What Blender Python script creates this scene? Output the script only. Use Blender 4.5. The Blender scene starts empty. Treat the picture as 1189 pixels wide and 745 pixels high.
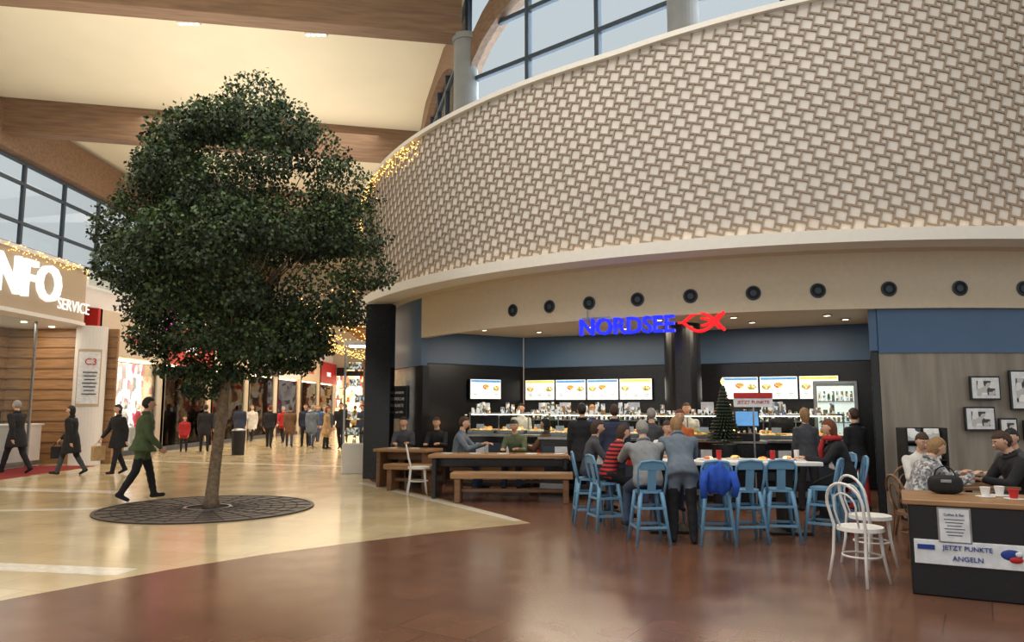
import bpy, bmesh, math, random
import numpy as np
from mathutils import Matrix, Vector, noise
random.seed(7); np.random.seed(7)
sc=bpy.context.scene
R_=math.radians
def lin(c):
    return tuple(((x/255)/12.92 if x/255<=.04045 else ((x/255+.055)/1.055)**2.4) for x in c)
def nt(name):
    m=bpy.data.materials.new(name); m.use_nodes=True
    n=m.node_tree.nodes; l=m.node_tree.links
    return m,n,l,n['Principled BSDF']
def pm(name,col,rough=.6,metal=0,var=.12,scale=12,emit=0,bump=0,spec=.5):
    m,n,l,b=nt(name); c=lin(col)
    tc=n.new('ShaderNodeTexCoord'); no=n.new('ShaderNodeTexNoise'); no.inputs['Scale'].default_value=scale
    l.new(tc.outputs['Object'],no.inputs['Vector'])
    r=n.new('ShaderNodeValToRGB'); r.color_ramp.elements[0].position=.3; r.color_ramp.elements[1].position=.7
    r.color_ramp.elements[0].color=tuple(x*(1-var) for x in c)+(1,)
    r.color_ramp.elements[1].color=tuple(min(1,x*(1+var)) for x in c)+(1,)
    l.new(no.outputs['Fac'],r.inputs['Fac']); l.new(r.outputs['Color'],b.inputs['Base Color'])
    b.inputs['Roughness'].default_value=rough; b.inputs['Metallic'].default_value=metal
    b.inputs['Specular IOR Level'].default_value=spec
    if emit:
        l.new(r.outputs['Color'],b.inputs['Emission Color']); b.inputs['Emission Strength'].default_value=emit
    if bump:
        bp=n.new('ShaderNodeBump'); bp.inputs['Strength'].default_value=bump; bp.inputs['Distance'].default_value=.02
        l.new(no.outputs['Fac'],bp.inputs['Height']); l.new(bp.outputs['Normal'],b.inputs['Normal'])
    return m
def tilemat(name,c1,c2,mortar,bw,bh,rot,rough,nscale=3,ms=.004,spec=.5,nv=.3):
    m,n,l,b=nt(name)
    tc=n.new('ShaderNodeTexCoord'); mp=n.new('ShaderNodeMapping'); mp.inputs['Rotation'].default_value=(0,0,R_(rot))
    l.new(tc.outputs['Object'],mp.inputs['Vector'])
    br=n.new('ShaderNodeTexBrick'); br.inputs['Scale'].default_value=1
    br.inputs['Color1'].default_value=lin(c1)+(1,); br.inputs['Color2'].default_value=lin(c2)+(1,); br.inputs['Mortar'].default_value=lin(mortar)+(1,)
    br.inputs['Brick Width'].default_value=bw; br.inputs['Row Height'].default_value=bh; br.inputs['Mortar Size'].default_value=ms
    l.new(mp.outputs['Vector'],br.inputs['Vector'])
    no=n.new('ShaderNodeTexNoise'); no.inputs['Scale'].default_value=nscale; no.inputs['Detail'].default_value=6
    l.new(mp.outputs['Vector'],no.inputs['Vector'])
    mr=n.new('ShaderNodeMapRange'); mr.inputs['To Min'].default_value=1-nv; mr.inputs['To Max'].default_value=1+nv
    l.new(no.outputs['Fac'],mr.inputs['Value'])
    mx=n.new('ShaderNodeMix'); mx.data_type='RGBA'; mx.blend_type='MULTIPLY'; mx.inputs[0].default_value=1
    l.new(br.outputs['Color'],mx.inputs[6]); l.new(mr.outputs['Result'],mx.inputs[7])
    l.new(mx.outputs[2],b.inputs['Base Color']); b.inputs['Specular IOR Level'].default_value=spec
    mr2=n.new('ShaderNodeMapRange'); mr2.inputs['To Min'].default_value=rough*.7; mr2.inputs['To Max'].default_value=rough*1.4
    l.new(no.outputs['Fac'],mr2.inputs['Value']); l.new(mr2.outputs['Result'],b.inputs['Roughness'])
    return m
def woodmat(name,col,rough=.5,axis=0,sc_=1.0):
    m,n,l,b=nt(name)
    tc=n.new('ShaderNodeTexCoord'); mp=n.new('ShaderNodeMapping')
    s=[14,14,14]; s[axis]=1.2; mp.inputs['Scale'].default_value=[q*sc_ for q in s]
    l.new(tc.outputs['Object'],mp.inputs['Vector'])
    no=n.new('ShaderNodeTexNoise'); no.inputs['Scale'].default_value=1.5; no.inputs['Detail'].default_value=5
    l.new(mp.outputs['Vector'],no.inputs['Vector'])
    r=n.new('ShaderNodeValToRGB'); c=lin(col)
    r.color_ramp.elements[0].position=.35; r.color_ramp.elements[1].position=.65
    r.color_ramp.elements[0].color=tuple(x*.76 for x in c)+(1,); r.color_ramp.elements[1].color=tuple(x*1.14 for x in c)+(1,)
    l.new(no.outputs['Fac'],r.inputs['Fac']); l.new(r.outputs['Color'],b.inputs['Base Color'])
    b.inputs['Roughness'].default_value=rough
    return m
def emitpattern(name,cols,scale,strength,kind='vor',stretch=(1,1,1)):
    m,n,l,b=nt(name)
    tc=n.new('ShaderNodeTexCoord'); mp=n.new('ShaderNodeMapping'); mp.inputs['Scale'].default_value=stretch; l.new(tc.outputs['Object'],mp.inputs['Vector'])
    t=n.new('ShaderNodeTexVoronoi'); t.distance='CHEBYCHEV'; t.inputs['Scale'].default_value=scale
    l.new(mp.outputs['Vector'],t.inputs['Vector']); sp=n.new('ShaderNodeSeparateColor'); l.new(t.outputs['Color'],sp.inputs['Color']); out=sp.outputs[0]
    r=n.new('ShaderNodeValToRGB'); r.color_ramp.interpolation='CONSTANT'
    el=r.color_ramp.elements
    while len(el)<len(cols): el.new(.5)
    for i,cc in enumerate(cols):
        el[i].position=(i/len(cols)); el[i].color=lin(cc)+(1,)
    l.new(out,r.inputs['Fac']); l.new(r.outputs['Color'],b.inputs['Base Color']); l.new(r.outputs['Color'],b.inputs['Emission Color'])
    b.inputs['Emission Strength'].default_value=strength; b.inputs['Roughness'].default_value=.4
    return m
def glassmat(name,tint=(225,235,240),fac=.12):
    m=bpy.data.materials.new(name); m.use_nodes=True; n=m.node_tree.nodes; l=m.node_tree.links; n.clear()
    o=n.new('ShaderNodeOutputMaterial'); t=n.new('ShaderNodeBsdfTransparent'); g=n.new('ShaderNodeBsdfGlossy')
    t.inputs['Color'].default_value=lin(tint)+(1,); g.inputs['Roughness'].default_value=.03
    mx=n.new('ShaderNodeMixShader'); lw=n.new('ShaderNodeLayerWeight'); lw.inputs['Blend'].default_value=fac
    l.new(lw.outputs['Fresnel'],mx.inputs[0]); l.new(t.outputs[0],mx.inputs[1]); l.new(g.outputs[0],mx.inputs[2]); l.new(mx.outputs[0],o.inputs['Surface'])
    return m
def stripemat(name,c1,c2,scale):
    m,n,l,b=nt(name); tc=n.new('ShaderNodeTexCoord'); w=n.new('ShaderNodeTexWave'); w.bands_direction='Z'; w.inputs['Scale'].default_value=scale
    l.new(tc.outputs['Object'],w.inputs['Vector']); r=n.new('ShaderNodeValToRGB'); r.color_ramp.interpolation='CONSTANT'
    r.color_ramp.elements[0].color=lin(c1)+(1,); r.color_ramp.elements[1].position=.5; r.color_ramp.elements[1].color=lin(c2)+(1,)
    l.new(w.outputs['Fac'],r.inputs['Fac']); l.new(r.outputs['Color'],b.inputs['Base Color']); b.inputs['Roughness'].default_value=.9
    return m

# ---------------------------------------------------------------- mesh builder
class MB:
    def __init__(s): s.v=[]; s.f=[]; s.fm=[]; s.sm=[]; s.mats=[]; s.T=None
    def mi(s,m):
        if m not in s.mats: s.mats.append(m)
        return s.mats.index(m)
    def add(s,vs,fs,mat,smooth=False):
        o=len(s.v)
        if s.T is not None: vs=[tuple(s.T@Vector(v)) for v in vs]
        s.v.extend([tuple(v) for v in vs]); k=s.mi(mat)
        for f in fs: s.f.append(tuple(o+i for i in f)); s.fm.append(k); s.sm.append(smooth)
    def box(s,cx,cy,cz,sx,sy,sz,mat,rz=0,rx=0,ry=0):
        M=Matrix.Translation((cx,cy,cz))@Matrix.Rotation(R_(rz),4,'Z')@Matrix.Rotation(R_(ry),4,'Y')@Matrix.Rotation(R_(rx),4,'X')
        hx,hy,hz=sx/2,sy/2,sz/2
        b=min(.012,hx*.3,hy*.3,hz*.3)
        vs=[];idx={}
        for X in (-1,1):
            for Y in (-1,1):
                for Z in (-1,1):
                    for a in range(3):
                        p=[X*hx,Y*hy,Z*hz]
                        for q in range(3):
                            if q!=a: p[q]-= (X,Y,Z)[q]*b
                        idx[(X,Y,Z,a)]=len(vs); vs.append(M@Vector(p))
        fs=[]
        def q(a,sg):
            o=[k for k in range(3) if k!=a]; r=[]
            for (i,j) in ((-1,-1),(1,-1),(1,1),(-1,1)):
                t=[0,0,0]; t[a]=sg; t[o[0]]=i; t[o[1]]=j; r.append(idx[(t[0],t[1],t[2],a)])
            return r
        for a in range(3):
            for sg in (-1,1): fs.append(q(a,sg))
        for X in (-1,1):
            for Y in (-1,1):
                for Z in (-1,1): fs.append([idx[(X,Y,Z,0)],idx[(X,Y,Z,1)],idx[(X,Y,Z,2)]])
        for a in range(3):
            o=[k for k in range(3) if k!=a]
            for i in (-1,1):
                for j in (-1,1):
                    t0=[0,0,0]; t1=[0,0,0]; t0[a]=-1; t1[a]=1
                    for t in (t0,t1): t[o[0]]=i; t[o[1]]=j
                    fs.append([idx[(*t0,o[0])],idx[(*t1,o[0])],idx[(*t1,o[1])],idx[(*t0,o[1])]])
        s.add(vs,fs,mat)
    def tube(s,pts,r,mat,n=8,closed=False,smooth=True):
        pts=[Vector(p) for p in pts]; N=len(pts)
        rs=r if isinstance(r,(list,tuple)) else [r]*N
        vs=[];prev=None
        for i,p in enumerate(pts):
            if closed: d=pts[(i+1)%N]-pts[i-1]
            else: d=pts[min(i+1,N-1)]-pts[max(i-1,0)]
            if d.length<1e-9: d=Vector((0,0,1))
            d.normalize()
            if prev is None:
                a=Vector((0,0,1)) if abs(d.z)<.9 else Vector((1,0,0)); x=d.cross(a).normalized()
            else:
                x=(prev-d*prev.dot(d)); x.normalize()
            prev=x; y=d.cross(x)
            for k in range(n):
                t=2*math.pi*k/n; vs.append(p+(x*math.cos(t)+y*math.sin(t))*rs[i])
        fs=[]
        for i in range(N if closed else N-1):
            j=(i+1)%N
            for k in range(n):
                k2=(k+1)%n; fs.append((i*n+k,i*n+k2,j*n+k2,j*n+k))
        if not closed: fs.append(tuple(range(n))[::-1]); fs.append(tuple((N-1)*n+k for k in range(n)))
        s.add(vs,fs,mat,smooth)
    def cyl(s,p0,p1,r0,r1,mat,n=16): s.tube([p0,p1],[r0,r1],mat,n,smooth=False)
    def ell(s,c,r,mat,nu=12,nv=8,M=None,fn=None):
        vs=[];fs=[]
        for j in range(nv+1):
            th=math.pi*j/nv
            for i in range(nu):
                ph=2*math.pi*i/nu; d=Vector((math.sin(th)*math.cos(ph),math.sin(th)*math.sin(ph),math.cos(th)))
                p=Vector((d.x*r[0],d.y*r[1],d.z*r[2]))
                if fn: p=fn(d,p)
                if M is not None: p=M@p
                vs.append(p+Vector(c))
        for j in range(nv):
            for i in range(nu):
                i2=(i+1)%nu; fs.append((j*nu+i,(j+1)*nu+i,(j+1)*nu+i2,j*nu+i2))
        s.add(vs,fs,mat,True)
    def prism(s,poly,z0,z1,mat,smooth=False):
        n=len(poly); vs=[(x,y,z0) for x,y in poly]+[(x,y,z1) for x,y in poly]
        fs=[tuple(range(n))[::-1],tuple(range(n,2*n))]
        for i in range(n): fs.append((i,(i+1)%n,n+(i+1)%n,n+i))
        s.add(vs,fs,mat)
    def disc(s,c,r0,r1,z0,z1,mat,n=48):
        vs=[];fs=[]
        for i in range(n):
            t=2*math.pi*i/n
            for (r,z) in ((r0,z0),(r1,z0),(r1,z1),(r0,z1)): vs.append((c[0]+r*math.cos(t),c[1]+r*math.sin(t),z))
        for i in range(n):
            a=i*4;b=((i+1)%n)*4
            for k in range(4): fs.append((a+k,b+k,b+(k+1)%4,a+(k+1)%4))
        s.add(vs,fs,mat)
    def arc(s,C,R0,R1,p0,p1,z0,z1,mat,n=48):
        vs=[];fs=[]
        for i in range(n+1):
            pd=p0+(p1-p0)*i/n; t=R_(pd); za=z0(pd) if callable(z0) else z0; zb=z1(pd) if callable(z1) else z1
            for (r,z) in ((R0,za),(R1,za),(R1,zb),(R0,zb)): vs.append((C[0]+r*math.sin(t),C[1]-r*math.cos(t),z))
        for i in range(n):
            a=i*4;b=a+4
            for k in range(4): fs.append((a+k,b+k,b+(k+1)%4,a+(k+1)%4))
        fs.append((0,1,2,3)); fs.append((n*4+3,n*4+2,n*4+1,n*4))
        s.add(vs,fs,mat)
    def text(s,body,w,pos,ang,mat,ext=.02,h=None):
        cu=bpy.data.curves.new('t','FONT'); cu.body=body; cu.extrude=ext; cu.offset=.012 if ext>.01 else 0; cu.resolution_u=3
        ob=bpy.data.objects.new('t',cu); sc.collection.objects.link(ob)
        dg=bpy.context.evaluated_depsgraph_get(); me=bpy.data.meshes.new_from_object(ob.evaluated_get(dg))
        co=[v.co.copy() for v in me.vertices]; fs=[tuple(p.vertices) for p in me.polygons]
        bpy.data.objects.remove(ob); bpy.data.meshes.remove(me)
        xs=[c.x for c in co]; ys=[c.y for c in co]; W=max(xs)-min(xs); H=max(ys)-min(ys); k=w/W; ky=(h/H) if h else k
        a=R_(ang); right=Vector((math.cos(a),math.sin(a),0)); nrm=Vector((math.sin(a),-math.cos(a),0))
        vs=[Vector(pos)+right*((c.x-min(xs)-W/2)*k)+Vector((0,0,1))*((c.y-min(ys)-H/2)*ky)+nrm*c.z for c in co]
        s.add(vs,fs,mat)
    def build(s,name,loc=(0,0,0),rz=0,fix=True):
        me=bpy.data.meshes.new(name); me.from_pydata(s.v,[],s.f)
        for m in s.mats: me.materials.append(m)
        me.polygons.foreach_set('material_index',s.fm); me.polygons.foreach_set('use_smooth',s.sm)
        if fix:
            bm=bmesh.new(); bm.from_mesh(me); bmesh.ops.recalc_face_normals(bm,faces=bm.faces); bm.to_mesh(me); bm.free()
        me.update()
        ob=bpy.data.objects.new(name,me); sc.collection.objects.link(ob); ob.location=loc; ob.rotation_euler=(0,0,R_(rz))
        return ob
def clone(ob,name,loc,rz=0):
    o=bpy.data.objects.new(name,ob.data); sc.collection.objects.link(o); o.location=loc; o.rotation_euler=(0,0,R_(rz)); return o

# ---------------------------------------------------------------- materials
M_cream=tilemat('cream_marble',(208,190,152),(198,178,138),(172,152,118),.9,.6,15,.15,1.2,.004)
M_brown=tilemat('brown_granite',(118,82,63),(105,72,55),(80,54,43),.62,.62,32,.21,2.5,.005,.5,.2)
M_inlay=pm('pale_inlay',(236,230,214),.15)
M_ceil=pm('ceiling_plaster',(236,228,204),.9,var=.03,scale=.5)
M_beam=woodmat('glulam_wood',(132,103,80),.6,0,.6)
M_conc=pm('column_concrete',(142,144,143),.8,var=.08,scale=3)
M_lat=pm('lattice_taupe',(158,142,125),.7,var=.05)
M_latb=pm('lattice_backing',(228,222,213),.8,var=.05,scale=1.2)
M_rim=pm('rim_white',(236,232,222),.5,var=.02)
M_soff=pm('soffit_cream',(214,200,176),.8,var=.03)
M_blue=pm('blue_panel',(74,104,138),.4,var=.06,scale=2)
M_black=pm('black_panel',(28,29,33),.22,var=.1)
M_blackm=pm('black_matte',(22,22,24),.7)
M_frame=pm('window_frame_steel',(62,74,86),.5,.2)
M_glass=glassmat('window_glass',(240,244,246),.1)
M_glassc=glassmat('clear_glass',(240,245,245),.1)
M_white=pm('white_paint',(234,232,228),.5,var=.02)
M_canopy=pm('booth_fascia_beige',(190,172,146),.5,var=.03)
M_wood=woodmat('oak_wood',(160,122,84),.45,0)
M_woodd=woodmat('brown_wood',(124,90,62),.45,0)
M_greyw=woodmat('grey_wood_panel',(150,141,128),.6,2,.35)
M_metal=pm('brushed_steel',(160,160,160),.3,.9)
M_tol=pm('stool_blue_metal',(104,152,186),.4,.0,var=.05)
M_redt=pm('red_carpet',(130,24,28),.95)
M_lampw=pm('lamp_warm',(255,232,190),emit=8,var=0)
M_led=pm('led_strip_warm',(255,215,155),emit=1.6,var=0)
M_fairy=pm('fairy_light_gold',(255,196,100),emit=5,var=0)
M_mag=pm('magenta_neon',(240,40,190),emit=1.5,var=0)
M_sblue=pm('sign_blue_glow',(24,40,250),emit=1.1,var=0)
M_pblue=pm('print_blue',(28,60,140),.6)
M_sred=pm('sign_red_glow',(240,30,36),emit=1.0,var=0)
M_swht=pm('sign_white_glow',(245,245,245),emit=.75,var=0)
M_scr=pm('screen_white',(240,245,240),.4,emit=.75,var=.05,scale=3)
M_scrimg=emitpattern('screen_food_image',[(225,140,60),(240,200,110),(200,90,60),(150,170,80),(240,220,180)],30,.75)
M_scrb=pm('screen_blue',(90,150,205),.4,emit=.7)
M_scry=pm('screen_yellow',(245,205,90),.4,emit=.8)
M_shopA=emitpattern('shop_window_warm',[(255,225,170),(170,115,80),(250,200,130),(110,80,68),(255,240,215),(190,60,50)],4.5,2.6,stretch=(1,1,.6))
M_shopB=emitpattern('shop_window_cool',[(245,240,230),(210,200,200),(140,130,130),(250,235,225),(180,90,110),(255,250,245)],4,2.2,stretch=(1,1,.6))
M_shopC=emitpattern('shop_window_dark',[(130,105,95),(190,150,110),(90,80,80),(240,200,150),(130,80,90)],5,2.0,stretch=(1,1,.6))
M_food=emitpattern('food_trays',[(225,150,70),(240,190,110),(190,90,50),(235,225,190),(120,130,60)],14,.8)  # food glows by itself, counter lighting put into its colour
M_bottle=emitpattern('bottles',[(220,225,225),(70,90,60),(240,240,235),(150,110,60),(90,110,130)],20,.4)  # faint glow put into the bottle colour, bottles are no lamps
M_art=emitpattern('art_print',[(225,225,220),(60,60,62),(190,190,188),(235,235,232)],9,.05)
M_paper=pm('paper_white',(228,231,234),.7)
M_red=pm('red_paint',(190,35,35),.5)
M_bark=pm('tree_bark',(124,106,86),.9,var=.3,scale=20,bump=.6)
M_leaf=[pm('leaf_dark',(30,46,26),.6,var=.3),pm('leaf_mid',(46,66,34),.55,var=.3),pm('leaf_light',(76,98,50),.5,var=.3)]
M_soil=pm('soil',(38,30,26),.95)
M_grate=pm('cast_iron_grate',(62,52,46),.5,.2,var=.2)

# ---------------------------------------------------------------- floor
mb=MB(); mb.prism([(-24,-3),(22,-3),(22,62),(-24,62)],-.1,0,M_cream); mb.build('floor')
mb=MB()
pts=[(-7.5,-2.9),(-5.9,3.5),(-4.9,5.4),(-4.25,6.36),(-3.38,7.55),(-2.7,8.3),(-1.95,8.95),(-.9,9.75),(.27,10.5),(-.2,11.4),(-1.1,13.0),(-2.1,14.6),(-3.0,16.2),(-3.3,17.2)]
C=(7.0,21.8)
pts2=pts[:14]+[(-2.8,19.5),(2,20.5),(12,18),(20,14),(20,-2.9)]
mb.prism(pts2,0,.004,M_brown); mb.build('floor_brown_granite')
mb=MB()
def strip(a,b,w,z=.003):
    a=Vector(a);b=Vector(b);d=(b-a).normalized();n=Vector((-d.y,d.x))*w/2
    mb.prism([tuple(a-n),tuple(b-n),tuple(b+n),tuple(a+n)],0,z,M_inlay)
strip((-12,8.9),(-3.75,7.45),.3); strip((-22,17.3),(-7.2,14.2),.35); strip((-3.2,16.0),(.1,10.75),.16); strip((-16,24),(-3.5,20),.3)
strip((-10,11.5),(-6.4,12),.2)
mb.build('floor_inlay_stripes')

# ---------------------------------------------------------------- main roof
F=[(-6.5,56),(-5,37),(-3.5,27.4),(-1.1,17.8),(3.35,14.0),(9,12.5),(16,12)]
ZT=12.0
mb=MB(); mb.prism([(-17.6,-4),(16,-4)]+F[::-1]+[(-17.6,56)],ZT,ZT+.3,M_ceil)
mb.build('ceiling')
def beam(a,b,z0,z1,w,name='roof_beam'):
    a=Vector(a);b=Vector(b);d=b-a;L=d.length;m=MB(); m.box(0,0,(z0+z1)/2,L,w,z1-z0,M_beam)
    return m.build(name,((a.x+b.x)/2,(a.y+b.y)/2,0),math.degrees(math.atan2(d.y,d.x)))
beam((-17.4,14.9),(-1.3,17.8),10.8,ZT,.55)
beam((-17.4,24.2),(-3.6,27.4),10.8,ZT,.5)
beam((-17.4,33.5),(-5.0,37),10.8,ZT,.5)
beam((-17.4,43),(-6,46.5),10.8,ZT,.5)
beam((-17.4,5),(6,8.5),10.8,ZT,.55)
def archbeam(a,b,rise,z=10.75,h=.75,w=.4):
    m=MB(); n=18; vs=[];fs=[]
    a=Vector(a);b=Vector(b);d=(b-a);nn=Vector((-d.y,d.x)).normalized()*w/2
    for i in range(n+1):
        t=i/n; p=a+d*t; zz=z-1.6+ (rise+1.6)*(1-(2*t-1)**2)**.6
        for (o,dz) in ((-1,0),(1,0),(1,h),(-1,h)): vs.append((p.x+nn.x*o,p.y+nn.y*o,zz+dz))
    for i in range(n):
        for k in range(4): fs.append((i*4+k,i*4+4+k,i*4+4+(k+1)%4,i*4+(k+1)%4))
    m.add(vs,fs,M_beam); return m.build('arched_roof_beam')
for i in range(1,5): archbeam(F[i],F[i+1],.75)
k=1
for i in range(0,6):
    a=Vector(F[i]);b=Vector(F[i+1]);d=b-a;L=d.length;ang=math.degrees(math.atan2(d.y,d.x))
    m=MB(); m.box(0,0,9.6,L,.02,4.8,M_glass)
    nm=max(2,int(L/1.5))
    for q in range(nm+1): m.box(-L/2+L*q/nm,0,9.6,.11,.16,4.8,M_frame)
    for z in (7.25,8.5,9.7,10.9,11.95): m.box(0,0,z,L,.14,.11,M_frame)
    m.build('window_%d'%k,((a.x+b.x)/2,(a.y+b.y)/2,0),ang); k+=1
for (x,y) in ((-1.15,17.75),(3.4,13.95),(9.0,12.5)):
    m=MB(); m.cyl((0,0,7.15),(0,0,10.75),.31,.31,M_conc,28); m.disc((0,0),0.01,.36,10.7,10.85,M_conc,28); m.build('concrete_column',(x,y,0))
for (x,y) in ((-8.8,19.1),(-5.5,19.7),(-12,28),(-8,30)):
    m=MB(); m.box(0,0,ZT-.03,.62,.2,.06,M_white)
    for q in range(4): m.cyl((-.22+q*.147,0,ZT-.065),(-.22+q*.147,0,ZT-.05),.055,.055,M_lampw,12)
    m.build('ceiling_spotlight',(x,y,0))

# ---------------------------------------------------------------- drum
RD=11.3
def TOP(ph): return float(np.interp(ph,[-125,-85,-55,-28,-10,10,50],[6.6,6.8,7.15,7.42,7.85,8.4,9.2]))
def PC(ph,r,z): t=R_(ph); return (C[0]+r*math.sin(t),C[1]-r*math.cos(t),z)
m=MB(); m.arc(C,RD-.25,RD-.07,-125,50,4.1,TOP,M_latb,140); m.arc(C,RD-.3,RD+.04,-125,50,TOP,lambda p:TOP(p)+.09,M_rim,140)
m.build('wall_drum_backing')
m=MB(); m.arc(C,RD-.4,RD+.14,-125,50,3.98,4.12,M_rim,120); m.arc(C,RD+.11,RD+.14,-125,50,4.12,4.17,M_rim,120); m.arc(C,RD+.03,RD+.07,-125,50,4.12,4.135,M_led,120); m.arc(C,10.6,RD-.39,-125,50,3.98,4.03,M_soff,100)
m.build('trim_drum_rim')
vs=[];fs=[]
pa,pb=.178,.096; W=.027; tilt=R_(-14); ct,stt=math.cos(tilt),math.sin(tilt); U1=R_(172)*RD
def bar(p,q,dep):
    cu,cv=(p[0]+q[0])/2,(p[1]+q[1])/2
    if cu<0 or cu>U1 or cv<4.2: return
    phd=-122+math.degrees(cu/RD)
    if cv>TOP(phd)-.05: return
    d=Vector((q[0]-p[0],q[1]-p[1])); d.normalize(); n=Vector((-d.y,d.x))*W/2; e=d*W/2
    P=Vector(p)-e; Q=Vector(q)+e; o=len(vs)
    for r in (RD-.075,RD-.075+dep):
        for w in (P-n,Q-n,Q+n,P+n):
            v=max(4.13,min(w.y,TOP(phd)+.02)); t=R_(-122)+w.x/RD; vs.append((C[0]+r*math.sin(t),C[1]-r*math.cos(t),v))
    fs.extend([(o+4,o+5,o+6,o+7),(o,o+1,o+5,o+4),(o+1,o+2,o+6,o+5),(o+2,o+3,o+7,o+6),(o+3,o,o+4,o+7)])
ir=int(U1/.18)+40
for i in range(-30,ir+60):
    for j in range(-160,120):
        x0=i*pa-j*pb; y0=i*pb+j*pa
        X0=x0*ct-y0*stt; Y0=x0*stt+y0*ct+4
        if X0<-.4 or X0>U1+.4 or Y0<3.9 or Y0>9.4: continue
        cs=[(x0,y0),(x0+pa,y0),(x0+pa,y0+pa),(x0,y0+pa)]
        cs=[(a*ct-b*stt,a*stt+b*ct+4) for a,b in cs]
        dd=.03
        bar(cs[0],cs[1],dd); bar(cs[1],cs[2],dd-.002); bar(cs[2],cs[3],dd-.001); bar(cs[3],cs[0],dd-.003)
m=MB(); m.add(vs,fs,M_lat); m.build('lattice_screen')
m=MB(); m.prism([PC(p,RD-.3,0)[:2] for p in range(0,360,6)],7.0,7.15,M_conc); m.build('drum_roof_slab')
m=MB(); m.arc(C,10.45,10.6,-58,50,3.1,3.99,M_soff,100); m.arc(C,10.45,10.6,-125,-70,3.1,3.99,M_soff,40); m.arc(C,10.45,10.6,-70,-58,2.5,3.99,M_blue,12); m.build('wall_fascia')
for px_ph in (-41.2,-36.6,-32.2,-27.4,-22.6,-17.3,-12.1,-6.5,-.8,4.6,10,16):
    m=MB(); 
    def ringpts(r,off): 
        c=Vector(PC(px_ph,10.6+off,3.4)); t=R_(px_ph); rt=Vector((math.cos(t),math.sin(t),0))
        return [c+rt*r*math.cos(a)+Vector((0,0,1))*r*math.sin(a) for a in [2*math.pi*k/20 for k in range(20)]]
    m.tube(ringpts(.105,.01),.014,M_frame,8,closed=True)
    o=ringpts(.105,.004); m.add(o,[tuple(range(20))],M_blackm); o=ringpts(.05,.012); m.add(o,[tuple(range(20))],M_frame)
    m.build('round_wall_speaker',fix=False)
def wallseg(name,a,b,z0,z1,mats,th=.12):
    a=Vector(a);b=Vector(b);d=b-a;L=d.length; m=MB()
    for (za,zb,mt) in mats: m.box(0,th/2,(za+zb)/2,L,th,zb-za,mt)
    return m.build(name,((a.x+b.x)/2,(a.y+b.y)/2,0),math.degrees(math.atan2(d.y,d.x)))
m=MB(); m.arc(C,10.4,10.55,-70,-58,0,2.5,M_black,10); m.build('wall_shop_left_front')
wallseg('wall_shop_left',(-1.95,16.25),(.28,17.8),0,3.25,[(0,2.55,M_black),(2.55,3.25,M_blue)])
wallseg('wall_shop_back',(.28,17.8),(7.35,14.6),0,3.25,[(0,2.52,M_black),(2.52,3.25,M_blue)])
m=MB(); m.arc(C,10.35,10.5,-7.4,45,0,2.42,M_greyw,40); m.build('wall_shop_right')
m=MB(); m.arc(C,10.35,10.52,-7.4,45,2.42,3.1,M_blue,40); m.build('wall_shop_right_blue_band')
wallseg('wall_shop_right_jamb',PC(-7.4,10.5,0)[:2],(7.2,14.6),0,3.25,[(0,2.45,M_black),(2.45,3.25,M_blue)],.12)
pl=[PC(p,10.45,0)[:2] for p in range(-60,-4,3)]
m=MB(); m.prism(pl+[(7.4,14.7),(.28,18.0)],3.25,3.35,M_soff); m.build('ceiling_shop')
m=MB(); m.box(0,0,1.97,.62,.3,3.94,M_black); m.build('black_entrance_pylon',(-3.02,16.95,0),-10)
m=MB(); m.box(0,0,.35,.6,.6,.7,M_white); m.box(0,0,1.9,.56,.56,2.4,M_glassc)
for z in (.9,1.3,1.7,2.1,2.5): 
    m.box(0,0,z,.54,.54,.02,M_glassc)
    for q in range(4): m.box(random.uniform(-.17,.17),random.uniform(-.15,.15),z+.1,.09,.09,.18,M_bottle)
m.box(0,0,3.15,.62,.62,.1,M_white); m.box(0,0,3.09,.4,.4,.02,M_lampw)
for a in (-1,1):
    for b in (-1,1): m.box(a*.28,b*.28,1.9,.025,.025,2.4,M_metal)
m.build('glass_display_cabinet',(-3.85,18.4,0),10)
m=MB(); m.arc(C,10.3,10.5,-125,-70,0,3.1,M_shopB,30); m.build('wall_drum_shopfront')
m=MB()
for p in range(-124,-70,6): 
    q=PC(p,10.57,1.55); m.box(q[0],q[1],1.53,.1,.1,3.06,M_frame,rz=p)
m.build('drum_shopfront_mullions')
q=PC(-64,10.64,1.72)
m=MB(); m.box(0,0,0,.5,.03,.76,M_frame); m.box(0,-.015,0,.44,.02,.7,M_blackm)
m.text('unsere',.3,(0,-.03,.22),0,M_paper,.002); m.text('FRISCHE',.34,(0,-.03,.08),0,M_paper,.002); m.text('KARTE',.3,(0,-.03,-.07),0,M_paper,.002); m.text('seit 1896',.26,(0,-.03,-.22),0,M_paper,.002)
m.build('framed_chalkboard_poster',(q[0],q[1]-.03,1.7),-42)
a=Vector((1.22,12.86));b=Vector((3.5,11.78)); ang=math.degrees(math.atan2(b.y-a.y,b.x-a.x)); d=(b-a).normalized()
m=MB(); c=a+d*.8
m.text('NORDSEE',1.66,(c.x,c.y,2.97),ang,M_sblue,.05,.29)
c=a+d*2.1; nr=Vector((math.sin(R_(ang)),-math.cos(R_(ang))))
def fp(u,v): return (c.x+d.x*u,c.y+d.y*u,2.97+v)
for sg in (1,-1):
    m.tube([fp(-.33+.66*t, sg*(.15*math.sin(math.pi*min(1,t*1.25))-(.15*max(0,(t-.8)/.2)))) for t in [k/16 for k in range(17)]],.03,M_sred,6)
    m.tube([fp(-.05+.3*t, sg*(-.06+.18*t*t)) for t in [k/8 for k in range(9)]],.024,M_sred,6)
m.tube([fp(-.42,0),fp(-.3,.0)],.02,M_sred,6)
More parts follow.
